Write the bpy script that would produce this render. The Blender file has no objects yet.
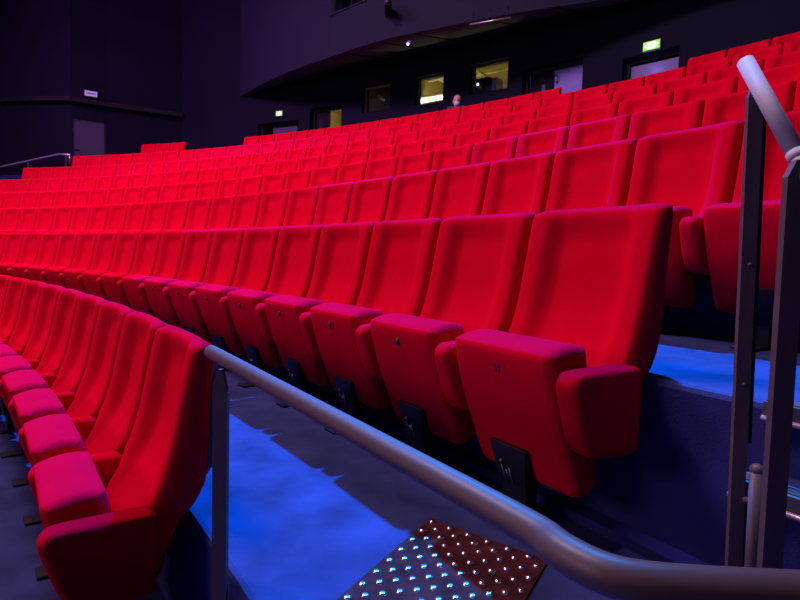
import bpy, bmesh, math, random
from mathutils import Vector, Matrix
random.seed(7)
S = bpy.context.scene
COL = S.collection
PI = math.pi
sin, cos = math.sin, math.cos

# ------------------------------------------------------------------ layout of the hall
F_PX, PITCH, ROLL = 567.5145, -0.0753, 0.0302
CX, CY = -17.5335, -10.0412                     # centre of the curved rows (the stage)
ROW_R = [20.6189, 21.7479, 22.9100, 24.0045, 25.1288, 26.2710, 27.4173, 28.5623]
ZO = 1.2722                                     # camera height over the lowest floor
ROW_Z = [z + ZO - 1.0 for z in (-.2722, .1850, .6760, 1.1246, 1.5783, 2.0481, 2.5448, 3.0348)]
ROW_A = [.6044, .5687, .5865, .6196, .6321, .6633, .6527, .7103]
PITCH_W = 0.54
WALL_R = 30.3
CEIL_Z = 13.0

def pol(R, a, z=0.0):
    return Vector((CX + R*cos(a), CY + R*sin(a), z))

def frame_pt(r, s, t, z):
    """point in the straight frame at the right end of row r: s forward, t to the right, z world"""
    a = ROW_A[r]
    o = pol(ROW_R[r], a)
    return Vector((o.x - cos(a)*s + sin(a)*t, o.y - sin(a)*s - cos(a)*t, z))

def ray(u, v):
    c, s = cos(ROLL), sin(ROLL)
    a, b = u - 400, v - 300
    x, y = a*c + b*s, -a*s + b*c
    d = Vector((x/F_PX, 1, -y/F_PX))
    c, s = cos(PITCH), sin(PITCH)
    return Vector((d.x, d.y*c - d.z*s, d.y*s + d.z*c))

def at_depth(u, v, y):
    d = ray(u, v); d = d*(y/d.y)
    return Vector((d.x, d.y, d.z + ZO))

def lerp_tab(tab, z):
    if z <= tab[0][0]: return tab[0][1]
    for (z0, s0), (z1, s1) in zip(tab, tab[1:]):
        if z <= z1:
            k = (z - z0)/(z1 - z0)
            return s0 + (s1 - s0)*k
    return tab[-1][1]

def smooth_tab(tab, z, w=.03):
    return (lerp_tab(tab, z-w) + 2*lerp_tab(tab, z-w/2) + 2*lerp_tab(tab, z) + 2*lerp_tab(tab, z+w/2) + lerp_tab(tab, z+w))/8

def sstep(a, b, x):
    k = min(1, max(0, (x-a)/(b-a)))
    return k*k*(3-2*k)

# ------------------------------------------------------------------ materials
def srgb(r, g, b):
    f = lambda c: c/12.92 if c <= .04045 else ((c+.055)/1.055)**2.4
    return (f(r/255), f(g/255), f(b/255), 1)

def mat(name, col, rough=.6, metal=0, noise=0, nscale=20, bump=0, bscale=200, spec=.5, sheen=0, coat=0):
    m = bpy.data.materials.new(name); m.use_nodes = True
    nt = m.node_tree; b = nt.nodes['Principled BSDF']
    b.inputs['Base Color'].default_value = col
    b.inputs['Roughness'].default_value = rough
    b.inputs['Metallic'].default_value = metal
    b.inputs['Specular IOR Level'].default_value = spec
    b.inputs['Coat Weight'].default_value = coat
    if sheen:
        b.inputs['Sheen Weight'].default_value = sheen
        b.inputs['Sheen Tint'].default_value = (1, .02, .10, 1)
        b.inputs['Sheen Roughness'].default_value = .45
    tc = nt.nodes.new('ShaderNodeTexCoord')
    if noise:
        n = nt.nodes.new('ShaderNodeTexNoise'); n.inputs['Scale'].default_value = nscale; n.inputs['Detail'].default_value = 5
        nt.links.new(tc.outputs['Object'], n.inputs['Vector'])
        r = nt.nodes.new('ShaderNodeValToRGB')
        r.color_ramp.elements[0].position = .3; r.color_ramp.elements[1].position = .7
        r.color_ramp.elements[0].color = tuple(c*(1-noise) for c in col[:3]) + (1,)
        r.color_ramp.elements[1].color = tuple(min(1, c*(1+noise)) for c in col[:3]) + (1,)
        nt.links.new(n.outputs['Fac'], r.inputs['Fac']); nt.links.new(r.outputs['Color'], b.inputs['Base Color'])
    if bump:
        n2 = nt.nodes.new('ShaderNodeTexNoise'); n2.inputs['Scale'].default_value = bscale; n2.inputs['Detail'].default_value = 3
        nt.links.new(tc.outputs['Object'], n2.inputs['Vector'])
        bp = nt.nodes.new('ShaderNodeBump'); bp.inputs['Strength'].default_value = bump; bp.inputs['Distance'].default_value = .004
        nt.links.new(n2.outputs['Fac'], bp.inputs['Height']); nt.links.new(bp.outputs['Normal'], b.inputs['Normal'])
    return m

def emit(name, col, strength):
    m = bpy.data.materials.new(name); m.use_nodes = True
    b = m.node_tree.nodes['Principled BSDF']
    b.inputs['Base Color'].default_value = col
    b.inputs['Emission Color'].default_value = col
    b.inputs['Emission Strength'].default_value = strength
    return m

M = dict(
    fabric=mat('red_velvet', (.60, .001, .019, 1), .9, noise=.05, nscale=9, bump=.12, bscale=900, spec=.0, sheen=.05),
    shell=mat('seat_shell_plastic', (.012, .012, .018, 1), .45),
    steel=mat('black_powder_steel', (.006, .0055, .009, 1), .5, spec=.25),
    emboss=mat('embossed_plastic', (.10, .09, .13, 1), .4),
    tag=mat('dark_number_tag', (.02, .008, .02, 1), .5),
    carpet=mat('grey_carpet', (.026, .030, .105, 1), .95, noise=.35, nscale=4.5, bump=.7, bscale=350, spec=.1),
    riser=mat('riser_carpet', (.020, .020, .115, 1), .95, noise=.25, nscale=5, bump=.5, bscale=300, spec=.1),  # blue bounce and lack of stage light put into the carpet colour
    wall=mat('dark_navy_paint', (.0058, .0066, .0175, 1), .85, noise=.12, nscale=.7, spec=.08),
    fascia=mat('dark_plum_paint', (.0125, .0150, .032, 1), .8, noise=.08, nscale=.6, spec=.1),
    soffit=mat('dark_soffit', (.13, .11, .15, 1), .9, spec=.2),
    black=mat('black_trim', (.008, .008, .014, 1), .7, spec=.2),
    doorpaint=mat('slate_door_paint', (.035, .035, .080, 1), .6),
    rail=mat('painted_handrail', (.085, .056, .065, 1), .45, bump=.05, bscale=60, spec=.3),
    raillit=mat('lit_handrail', (.36, .31, .36, 1), .6, bump=.05, bscale=60, spec=.3),  # lit copy of the handrail paint, strong light put into its colour
    post=mat('painted_flat_bar', (.070, .048, .056, 1), .5, noise=.15, nscale=20),
    nosing=mat('ribbed_nosing', (.035, .03, .045, 1), .5),
    nosing_edge=mat('copper_nosing_edge', (.55, .30, .32, 1), .3, metal=.6),
    tactile=mat('tactile_base', (.045, .010, .012, 1), .7, spec=.03, noise=.5, nscale=14),
    stud=mat('stud_steel', (.80, .78, .80, 1), .22, metal=1),
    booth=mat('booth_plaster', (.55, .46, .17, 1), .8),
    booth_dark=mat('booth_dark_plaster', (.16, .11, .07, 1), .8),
    track=mat('ceiling_track', (.95, .92, .70, 1), .5),
    darkleaf=mat('dark_door_leaf', (.0045, .0045, .011, 1), .7, spec=.1),
    litdoor=mat('lilac_lit_door', (.11, .09, .24, 1), .6),  # white door with the purple light put into its colour
    brownframe=mat('window_frame_brown', (.14, .06, .06, 1), .6),
    lobby=mat('lilac_lit_pale', (.20, .16, .48, 1), .8),  # purple doorway light put into a pale colour
    chrome=mat('steel_bar', (.55, .55, .62, 1), .3, metal=.8),
    skin=mat('skin', (.55, .27, .20, 1), .55),
    shirt=mat('dark_shirt', (.03, .035, .055, 1), .9),
    mask=mat('blue_face_mask', (.45, .55, .80, 1), .8),
    hair=mat('grey_hair', (.10, .08, .08, 1), .8),
    eye=mat('eye_dark', (.02, .015, .015, 1), .3),
    glass=None,
    sign_green=emit('exit_sign_green', srgb(120, 225, 60), .8),
    sign_white=emit('exit_sign_white', srgb(245, 255, 225), 1.2),
    sign_lilac=emit('lilac_sign_face', srgb(150, 135, 190), .75),
    tube=emit('warm_tube', (1, .93, .55, 1), 5.0),
    lens=emit('spot_lens', (.95, .93, 1, 1), 2.5),
    sign_case=mat('sign_case', (.25, .27, .22, 1), .5),
)
def glassmat():
    m = bpy.data.materials.new('window_glass'); m.use_nodes = True
    nt = m.node_tree; nt.nodes.remove(nt.nodes['Principled BSDF'])
    out = nt.nodes['Material Output']
    t = nt.nodes.new('ShaderNodeBsdfTransparent'); t.inputs[0].default_value = (.86, .88, .92, 1)
    g = nt.nodes.new('ShaderNodeBsdfGlossy'); g.inputs['Roughness'].default_value = .02
    mx = nt.nodes.new('ShaderNodeMixShader'); mx.inputs[0].default_value = .06
    nt.links.new(t.outputs[0], mx.inputs[1]); nt.links.new(g.outputs[0], mx.inputs[2]); nt.links.new(mx.outputs[0], out.inputs[0])
    return m
M['glass'] = glassmat()

# ------------------------------------------------------------------ mesh helpers
def obj(name, bm, m, parent=None, smooth=False):
    me = bpy.data.meshes.new(name)
    bmesh.ops.recalc_face_normals(bm, faces=bm.faces)
    bm.to_mesh(me); bm.free()
    for k in (m if isinstance(m, (list, tuple)) else [m]): me.materials.append(k)
    if smooth:
        for p in me.polygons: p.use_smooth = True
    o = bpy.data.objects.new(name, me); COL.objects.link(o)
    if parent: o.parent = parent
    return o

def tag(o, label, cat, group=None):
    o['label'] = label; o['category'] = cat
    if group: o['group'] = group
    return o

def thing(name, label, cat, loc=(0, 0, 0), rz=0, group=None):
    o = bpy.data.objects.new(name, None); COL.objects.link(o)
    o.location = loc; o.rotation_euler = (0, 0, rz); o.empty_display_size = .1
    return tag(o, label, cat, group)

def struct(name, bm, m, smooth=False, parent=None):
    o = obj(name, bm, m, parent, smooth)
    if parent is None: o['kind'] = 'structure'
    return o

def add_box(bm, x0, x1, y0, y1, z0, z1, mtx=None):
    vs = [bm.verts.new((x, y, z)) for z in (z0, z1) for y in (y0, y1) for x in (x0, x1)]
    fs = [(0, 1, 3, 2), (4, 6, 7, 5), (0, 4, 5, 1), (2, 3, 7, 6), (0, 2, 6, 4), (1, 5, 7, 3)]
    out = [bm.faces.new([vs[i] for i in f]) for f in fs]
    if mtx is not None:
        for v in vs: v.co = mtx @ v.co
    return vs, out

def bevel_all(bm, w, seg=2):
    bmesh.ops.bevel(bm, geom=list(bm.edges), offset=w, segments=seg, profile=.5, affect='EDGES')

def add_prism(bm, pts, x0, x1):
    """profile pts (y,z) extruded along x"""
    a = [bm.verts.new((x0, y, z)) for y, z in pts]
    b = [bm.verts.new((x1, y, z)) for y, z in pts]
    n = len(pts)
    bm.faces.new(a); bm.faces.new(b[::-1])
    for i in range(n): bm.faces.new((a[i], b[i], b[(i+1) % n], a[(i+1) % n]))

def add_tube(bm, pts, r, seg=14, caps=True):
    pts = [Vector(p) for p in pts]; rings = []
    up = Vector((0, 0, 1))
    prev = None
    for i, p in enumerate(pts):
        d = (pts[min(i+1, len(pts)-1)] - pts[max(i-1, 0)]).normalized()
        if prev is None:
            n = d.cross(up)
            if n.length < .05: n = d.cross(Vector((1, 0, 0)))
        else:
            n = prev - d*prev.dot(d)
        n.normalize(); prev = n
        b = d.cross(n)
        rings.append([bm.verts.new(p + (n*cos(2*PI*k/seg) + b*sin(2*PI*k/seg))*r) for k in range(seg)])
    for A, B in zip(rings, rings[1:]):
        for k in range(seg): bm.faces.new((A[k], A[(k+1) % seg], B[(k+1) % seg], B[k]))
    if caps: bm.faces.new(rings[0][::-1]); bm.faces.new(rings[-1])

def smooth_by_angle(o, ang=40):
    me = o.data
    for p in me.polygons: p.use_smooth = True
    bm = bmesh.new(); bm.from_mesh(me)
    for e in bm.edges:
        if len(e.link_faces) == 2 and e.calc_face_angle(0) > math.radians(ang): e.smooth = False
    bm.to_mesh(me); bm.free()

def catmull(pts, n=8):
    pts = [Vector(p) for p in pts]; out = []
    P = [pts[0]*2 - pts[1]] + pts + [pts[-1]*2 - pts[-2]]
    for i in range(1, len(P)-2):
        for k in range(n):
            t = k/n; a, b, c, d = P[i-1:i+3]
            out.append(.5*((2*b) + (c-a)*t + (2*a-5*b+4*c-d)*t*t + (3*b-a-3*c+d)*t**3))
    out.append(pts[-1]); return out

# ------------------------------------------------------------------ one folding seat (origin on the floor, facing -y)
HALF = .264
REAR = [(.30, .13), (.36, .115), (.44, .085), (.47, .070), (.50, .030), (.56, -.002), (.62, -.012), (.80, -.018), (1.0, -.030)]
WING = [(.30, .19), (.34, .235), (.40, .235), (.44, .215), (.52, .165), (.60, .128), (.70, .100), (.83, .075), (.95, .050), (1.0, .040)]
def back_bm(end=False):
    bm = bmesh.new()
    nx, nz = 30, 30
    xs = [HALF*sin(PI/2*(2*i/nx-1)) for i in range(nx+1)]
    xs = [.5*x + .5*HALF*(2*i/nx-1) for i, x in enumerate(xs)]
    zs = [.30 + .70*(1-cos(PI*j/nz))/2*.5 + .70*j/nz*.5 for j in range(nz+1)]
    rx, rt = .032, .028
    def e1(d, r):
        if d >= r: return 1.0
        k = 1 - d/r
        return math.sqrt(max(0, 1-k*k))
    def fr(x, z):
        w = smooth_tab(WING, z)
        depth = (.030*sstep(.40, .60, z) + .012)*(1-.6*sstep(.88, .99, z))
        dip = depth*(1 - sstep(.122, .192, abs(x)))
        return w - dip - .012*sstep(.30, 0, abs(x))*sstep(.5, .7, z)
    grids = []
    for side in (0, 1):
        g = []
        for z in zs:
            row = []
            for x0 in xs:
                hz = .221 + (HALF-.221)*sstep(.50, .56, z)
                if end and x0 > 0: hz = HALF
                x = x0*hz/HALF
                re = smooth_tab(REAR, z, .015)
                f = fr(x, z)
                mid = re + (f - re)*.42
                ex = e1(hz-abs(x), rx); ez = e1(1.0-z, rt)*e1(z-.30, .02)
                e = ex*ez
                s = mid + ((f if side == 0 else re) - mid)*e
                zz = z - .010*sstep(HALF-.05, HALF, abs(x))*sstep(.9, 1.0, z)
                row.append(bm.verts.new((x, -s, zz)))
            g.append(row)
        grids.append(g)
        for j in range(nz):
            for i in range(nx):
                q = (g[j][i], g[j][i+1], g[j+1][i+1], g[j+1][i])
                bm.faces.new(q if side == 0 else q[::-1])
    bmesh.ops.remove_doubles(bm, verts=bm.verts, dist=1e-5)
    return bm

def shell_bm():
    bm = bmesh.new(); n = 16
    A = []
    for j in range(n+1):
        z = .40 + .555*j/n
        re = smooth_tab(REAR, z, .015)
        w = (.206 if z < .56 else .206 + .044*sstep(.56, .60, z)) - .012*sstep(.9, 1, j/n)
        ring = []
        for x, s in ((-w, re+.006), (-w+.012, re-.012), (w-.012, re-.012), (w, re+.006)):
            ring.append(bm.verts.new((x, -s, z)))
        A.append(ring)
    for a, b in zip(A, A[1:]):
        for k in range(4): bm.faces.new((a[k], a[(k+1) % 4], b[(k+1) % 4], b[k]))
    bm.faces.new(A[0]); bm.faces.new(A[-1][::-1])
    return bm

CUSH = [(-.428, .540), (-.412, .568), (-.345, .585), (-.285, .582), (-.262, .560), (-.232, .40), (-.188, .20), (-.195, .160), (-.220, .138), (-.262, .134), (-.292, .158), (-.340, .27), (-.392, .40)]
def rounded_loft(bm, prof, half, r, seg=4):
    """extrude a profile along x with rounded shoulders (the profile shrinks towards each end)"""
    ys = [p[0] for p in prof]; zs = [p[1] for p in prof]
    n = len(prof)
    rings = []
    st = [(-half + r*(1-cos(PI/2*k/seg)), r*(1-sin(PI/2*k/seg))) for k in range(seg+1)]
    stations = st + [(x, 0) for x in ([-half*.4, 0, half*.4] if half > .1 else [0])] + [(-x, ins) for x, ins in st[::-1]]
    # corners of the end caps are pulled in towards a point on the profile's own spine at the same height
    def spine(z):
        lo = [p for p in prof]
        cr = []
        for i in range(n):
            (y0, z0), (y1, z1) = prof[i], prof[(i+1) % n]
            if (z0-z)*(z1-z) <= 0 and z0 != z1: cr.append(y0 + (y1-y0)*(z-z0)/(z1-z0))
        return (min(cr)+max(cr))/2 if cr else sum(ys)/n
    z0, z1 = min(zs), max(zs); pad = min(.06, (z1-z0)*.3)
    cs = []
    for y, z in prof:
        zc = min(max(z, z0+pad), z1-pad); cs.append(Vector((spine(zc), zc)))
    for x, ins in stations:
        ring = []
        for (y, z), c in zip(prof, cs):
            d = Vector((y, z)) - c
            k = max(.25, 1 - ins/max(d.length, 1e-6))
            q = c + d*k
            ring.append(bm.verts.new((x, q.x, q.y)))
        rings.append(ring)
    for A, B in zip(rings, rings[1:]):
        for k in range(n): bm.faces.new((A[k], A[(k+1) % n], B[(k+1) % n], B[k]))
    bm.faces.new(rings[0][::-1]); bm.faces.new(rings[-1])

def dense(prof, n=3):
    pts = [Vector((p[0], p[1])) for p in prof]; N = len(pts); out = []
    for i in range(N):
        a, b, c, d = pts[i-1], pts[i], pts[(i+1) % N], pts[(i+2) % N]
        for k in range(n):
            t = k/n
            q = .5*((2*b) + (c-a)*t + (2*a-5*b+4*c-d)*t*t + (3*b-a-3*c+d)*t**3)
            out.append((q.x, q.y))
    return out

def cushion_bm():
    bm = bmesh.new()
    rounded_loft(bm, dense(CUSH, 3), .211, .036, 6)
    return bm

ARM = [(-.440, .490), (-.432, .516), (-.405, .532), (-.30, .535), (-.185, .533), (-.158, .522), (-.150, .49), (-.150, .32), (-.160, .292), (-.20, .284), (-.310, .292), (-.360, .308), (-.392, .345), (-.420, .42)]
def arm_bm(x0):
    bm = bmesh.new()
    rounded_loft(bm, dense(ARM, 3), .040, .026, 6)
    for v in bm.verts: v.co.x += x0
    return bm

def pedestal_bm():
    bm = bmesh.new()
    # tapered front bracket plate that the cushion hinges on, and the leg down to the floor
    pts_t = [(-.080, -.347, .245), (.080, -.347, .245), (.080, -.28, .245), (-.080, -.28, .245)]
    pts_b = [(-.060, -.318, .115), (.060, -.318, .115), (.060, -.25, .115), (-.060, -.25, .115)]
    t = [bm.verts.new(p) for p in pts_t]; b = [bm.verts.new(p) for p in pts_b]
    bm.faces.new(t); bm.faces.new(b[::-1])
    for k in range(4): bm.faces.new((t[k], b[k], b[(k+1) % 4], t[(k+1) % 4]))
    bevel_all(bm, .006, 2)
    add_box(bm, -.050, .050, -.305, -.255, .012, .12)
    add_box(bm, -.05, .05, -.27, -.08, .20, .24)
    return bm

def foot_bm():
    bm = bmesh.new(); add_box(bm, -.045, .045, -.405, -.20, .0, .013); bevel_all(bm, .003, 1)
    return bm

def emblem_bm():
    bm = bmesh.new()
    def P(x, z, d=.004):
        y = -.347 + (.245-z)/.13*.029 - d
        return Vector((x, y, z))
    for x0, z0, x1, z1 in ((-.030, .172, -.022, .132), (.002, .168, .012, .122), (-.012, .158, -.004, .140)):
        add_tube(bm, [P(x0, z0), P(x1, z1)], .0028, 6)
    add_tube(bm, [P(-.031, .183, .001), P(-.031, .183, .006)], .006, 8)
    return bm

def tag_bm():
    bm = bmesh.new(); add_box(bm, -.0075, .0075, -.428, -.420, .488, .512)
    for v in bm.verts: v.co.y += (.508-v.co.z)*.23
    return bm

def number_bm():
    cu = bpy.data.curves.new('number', 'FONT'); cu.body = '31'; cu.size = .034; cu.extrude = .0012; cu.align_x = 'CENTER'
    o = bpy.data.objects.new('number', cu); COL.objects.link(o)
    bpy.context.view_layer.update()
    me = bpy.data.meshes.new_from_object(o.evaluated_get(bpy.context.evaluated_depsgraph_get()))
    bm = bmesh.new(); bm.from_mesh(me)
    bpy.data.objects.remove(o); bpy.data.curves.remove(cu)
    # stand the figures up on the leaning cushion face
    for v in bm.verts: v.co = Vector((v.co.x, -.4235 + (-v.co.z) - .0 + (.512 - (.484+v.co.y))*.24*0, .484 + v.co.y))
    for v in bm.verts: v.co.y += (.512 - v.co.z)*.24
    return bm

ONES = ['', 'first', 'second', 'third', 'fourth', 'fifth', 'sixth', 'seventh', 'eighth', 'ninth', 'tenth', 'eleventh', 'twelfth', 'thirteenth',
        'fourteenth', 'fifteenth', 'sixteenth', 'seventeenth', 'eighteenth', 'nineteenth']
def ordinal(n):
    if n < 20: return ONES[n]
    t = {2: 'twent', 3: 'thirt', 4: 'fort'}[n//10]
    return t + 'ieth' if n % 10 == 0 else t + 'y-' + ONES[n % 10]

SHARED = {}
SEAT_PARTS = {}
def shared(name, maker, m, ang=None):
    o = obj(name, maker(), m, None, True)
    if ang: smooth_by_angle(o, ang)
    COL.objects.unlink(o)
    SHARED[name] = o
    return o
shared('backrest', back_bm, M['fabric'])
shared('backrest_end', lambda: back_bm(True), M['fabric'])
shared('back_shell', shell_bm, M['shell'], 35)
shared('seat_cushion', cushion_bm, M['fabric'])
shared('armrest', lambda: arm_bm(.27), M['fabric'])
SHARED['armrest_far'] = None
shared('pedestal', pedestal_bm, M['steel'], 35)
shared('foot_plate', foot_bm, M['steel'], 35)
shared('emblem', emblem_bm, M['emboss'])
shared('number_tag', tag_bm, M['tag'])
SHIFT = {'pedestal': -.02, 'foot_plate': -.02}
def part(root, name, x=0):
    o = SHARED[name].copy(); COL.objects.link(o); o.parent = root
    if name == 'backrest_end': o.name = 'backrest'
    o.location.x = x or SHIFT.get(name, 0)
    return o

def place_seat(r, n, label, parts, group):
    a = ROW_A[r] + (n+.5)*PITCH_W/ROW_R[r]
    p = pol(ROW_R[r], a, ROW_Z[r])
    t = thing('auditorium_seat', label, 'seat', p, a - PI/2, group)
    t_parts = {}
    for q in parts: t_parts[q] = part(t, q)
    SEAT_PARTS[t.name] = t_parts
    return t

def project(p):
    q = Vector(p) - Vector((0, 0, ZO))
    c, s = cos(PITCH), sin(PITCH)
    yy = q.y*c + q.z*s; zz = -q.y*s + q.z*c
    u, v = F_PX*q.x/yy, -F_PX*zz/yy
    c, s = cos(ROLL), sin(ROLL)
    return 400 + u*c - v*s, 300 + u*s + v*c

FULL = ['backrest', 'back_shell', 'seat_cushion', 'armrest', 'pedestal', 'foot_plate']
MID = ['backrest', 'back_shell', 'seat_cushion', 'armrest']
ROWNAME = ['lowest row at lower left', 'second row from the front', 'third row from the front', 'fourth row from the front',
           'fifth row from the front', 'sixth row from the front', 'seventh row from the front', 'back row']
LEFT_END = {5: 1.2757, 6: 1.2615}
for r in range(7):
    if r < 2: n0 = 0
    else:
        n0 = 0
        while True:
            a = ROW_A[r] + (n0)*PITCH_W/ROW_R[r]
            u, v = project(pol(ROW_R[r], a, ROW_Z[r]+1.0))
            if u > 815: break
            n0 -= 1
    end = LEFT_END.get(r, 1.285)
    n = n0; out_left = 0
    while True:
        a1 = ROW_A[r] + (n+1)*PITCH_W/ROW_R[r]
        if a1 > end + .006: break
        u, v = project(pol(ROW_R[r], a1-.5*PITCH_W/ROW_R[r], ROW_Z[r]+1.0))
        if u < 0: out_left += 1
        if out_left > 4: break
        k = n - n0 + 1
        if r == 0 and k == 1: lab = 'red folding seat at the right end of the lowest row, beside the guard rail post'
        elif r == 1 and k == 1: lab = 'large red folding seat numbered 31 with padded end armrest, right end of second row'
        elif r < 2: lab = f'red folding seat, {ordinal(k)} from the right end, {ROWNAME[r]}'
        else: lab = f'red folding seat, {ordinal(k)} from the right edge of the photo, {ROWNAME[r]}'
        t = place_seat(r, n, lab, (['backrest_end'] + FULL[1:]) if r < 2 and k == 1 else FULL if r < 3 else MID, f'red seats of the {ROWNAME[r]}')
        if r < 2 and k == 1: part(t, 'armrest', 0).location.x = 0
        if r == 1:
            part(SEAT_PARTS[t.name]['pedestal'], 'emblem')
            if k == 1: obj('seat_number', number_bm(), M['tag'], SEAT_PARTS[t.name]['seat_cushion'])
            elif k < 9: part(SEAT_PARTS[t.name]['seat_cushion'], 'number_tag')
        n += 1
    # the seat at the far end of a row closes it with a second armrest
    if r in LEFT_END: part(t, 'armrest', -.54)
# the back row is broken at the entrances
kk = 0
for a0, a1, where in ((.7103 - 5*PITCH_W/ROW_R[7], .7103, 'right'), (.7834, 1.088, 'middle'), (1.1595, 1.2164, 'left')):
    m = round((a1-a0)*ROW_R[7]/PITCH_W)
    for i in range(m):
        n = (a0 - ROW_A[7])*ROW_R[7]/PITCH_W + i
        if where == 'left': lab = f'red folding seat, {ordinal(i+1)} from the right, short back row group by left corner'
        elif where == 'middle': lab = f'red folding seat, {ordinal(i+1)} from the right in the back row group under the windows'
        else: lab = f'red folding seat, {ordinal(m-i)} from the left in the back row group right of the doors'
        t = place_seat(7, n, lab, MID, 'red seats of the back row')
    part(t, 'armrest', -.54)

# ------------------------------------------------------------------ stepped floor
def riser_R(r): return ROW_R[r] - (.080 if r == 1 else .030)         # front edge of the tier behind row r
A_LEFT = 1.40
A_RIGHT = .20
STAIR_A = ROW_A[1] - .0148                      # right end of the second row's platform
def arc(R, a0, a1, z, n): return [pol(R, a0 + (a1-a0)*i/n, z) for i in range(n+1)]
def strip(bm, A, B):
    va = [bm.verts.new(p) for p in A]; vb = [bm.verts.new(p) for p in B]
    for i in range(len(va)-1): bm.faces.new((va[i], va[i+1], vb[i+1], vb[i]))
def tier(r):
    """carpeted floor of row r; the riser at its front drops to the tier below"""
    bm = bmesh.new(); n = 90
    Rf = riser_R(r-1) if r else ROW_R[0] - 3.2
    Rb = riser_R(r) + .12 if r < 7 else WALL_R + .2
    z = ROW_Z[r]; a0, a1 = A_RIGHT, A_LEFT
    if r == 0: a0 = .36
    rr = .018
    strip(bm, arc(Rf+rr, a0, a1, z, n), arc(Rb, a0, a1, z, n))
    if r:
        strip(bm, arc(Rf, a0, a1, z-rr, n), arc(Rf+rr*.3, a0, a1, z-rr*.3, n))
        strip(bm, arc(Rf+rr*.3, a0, a1, z-rr*.3, n), arc(Rf+rr, a0, a1, z, n))
        strip(bm, arc(Rf, a0, a1, ROW_Z[r-1]-.02, n), arc(Rf, a0, a1, z-rr, n))
    bmesh.ops.remove_doubles(bm, verts=bm.verts, dist=1e-4)
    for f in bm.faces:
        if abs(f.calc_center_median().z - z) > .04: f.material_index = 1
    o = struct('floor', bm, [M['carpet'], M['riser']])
    return o
for r in range(8): tier(r)
# low kerb trim along the foot of the riser behind the second row
def kerb(Rin, Rout, z, h, a0, a1, m, name):
    bm = bmesh.new(); n = 60
    strip(bm, arc(Rin, a0, a1, z+h, n), arc(Rout, a0, a1, z+h, n))
    strip(bm, arc(Rin, a0, a1, z, n), arc(Rin, a0, a1, z+h, n))
    bmesh.ops.remove_doubles(bm, verts=bm.verts, dist=1e-4)
    return struct(name, bm, m)
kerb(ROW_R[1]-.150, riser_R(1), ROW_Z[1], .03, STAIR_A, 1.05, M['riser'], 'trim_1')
# steps from the second row's floor up to the third row's landing, with ribbed nosings
zB, zC = ROW_Z[1], ROW_Z[2]
rise = (zC - zB)/3
A_ST1 = STAIR_A - .075
for k in range(1, 4):
    SA = STAIR_A if k < 3 else STAIR_A - .022
    zt = zC - rise*(k-1); Rf = ROW_R[1] - .080 - .125*(k-1)
    if k > 1:
        bm = bmesh.new()
        nn = 8
        b0 = arc(Rf, A_ST1, SA, zB-.01, nn); t0 = arc(Rf, A_ST1, SA, zt, nn)
        b1 = arc(riser_R(1)+.0, A_ST1, SA, zB-.01, nn); t1 = arc(riser_R(1)+.0, A_ST1, SA, zt, nn)
        strip(bm, b0, t0); strip(bm, t0, t1)
        for i in (0, -1): bm.faces.new([bm.verts.new(p) for p in (b0[i], t0[i], t1[i], b1[i])])
        bmesh.ops.remove_doubles(bm, verts=bm.verts, dist=1e-4)
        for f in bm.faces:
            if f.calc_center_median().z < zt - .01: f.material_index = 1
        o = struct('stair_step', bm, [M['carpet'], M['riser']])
        tag(o, f'carpeted stair step, {"upper" if k == 2 else "lower"} one right of the second row', 'step')
    bm = bmesh.new(); nn = 8
    strip(bm, arc(Rf-.012, A_ST1, SA, zt+.004, nn), arc(Rf+.055, A_ST1, SA, zt+.004, nn))
    strip(bm, arc(Rf-.012, A_ST1, SA, zt-.030, nn), arc(Rf-.012, A_ST1, SA, zt+.004, nn))
    for i in range(3):
        add = arc(Rf + .004 + i*.016, A_ST1, SA, zt+.006, nn)
        add_tube(bm, add, .0032, 6)
    o = struct(f'trim_{k+1}', bm, M['nosing'])
    bm = bmesh.new()
    add_tube(bm, arc(Rf-.014, A_ST1, SA, zt-.036, nn), .007, 8)
    struct('copper_edge', bm, M['nosing_edge'], True, parent=o)

# ------------------------------------------------------------------ walls with openings
def wall_run(name, pts, z0, z1, openings, m, depth=.28, reveal=None, inward=1):
    """pts: polyline (x,y). openings: (l0,l1,za,zb) by length along it"""
    L = [0]
    for p, q in zip(pts, pts[1:]): L.append(L[-1] + (Vector(q[:2]) - Vector(p[:2])).length)
    def at(l):
        for i in range(len(L)-1):
            if l <= L[i+1] + 1e-6 or i == len(L)-2:
                k = (l-L[i])/(L[i+1]-L[i]); p, q = Vector(pts[i][:2]), Vector(pts[i+1][:2])
                d = (q-p).normalized(); return p + (q-p)*k, Vector((-d.y, d.x))*inward
    cuts = sorted(set([round(x, 4) for x in L] + [round(x, 4) for o in openings for x in o[:2]]))
    bm = bmesh.new()
    V = lambda l, z, off=0: bm.verts.new((*(at(l)[0] + at(l)[1]*off), z))
    for a, b in zip(cuts, cuts[1:]):
        if b-a < 1e-3: continue
        mid = (a+b)/2; spans = [(z0, z1)]
        for o in openings:
            if o[0] < mid < o[1]:
                ns = []
                for s in spans:
                    if o[2] > s[0]: ns.append((s[0], min(s[1], o[2])))
                    if o[3] < s[1]: ns.append((max(s[0], o[3]), s[1]))
                spans = ns
        for s in spans:
            if s[1]-s[0] > 1e-3: bm.faces.new((V(a, s[0]), V(b, s[0]), V(b, s[1]), V(a, s[1])))
    for a, b, za, zb in openings:
        for l in (a, b): bm.faces.new((V(l, za), V(l, zb), V(l, zb, depth), V(l, za, depth)))
        for z in (za, zb): bm.faces.new((V(a, z), V(b, z), V(b, z, depth), V(a, z, depth)))
    bmesh.ops.remove_doubles(bm, verts=bm.verts, dist=1e-4)
    return struct(name, bm, m), at

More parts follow.
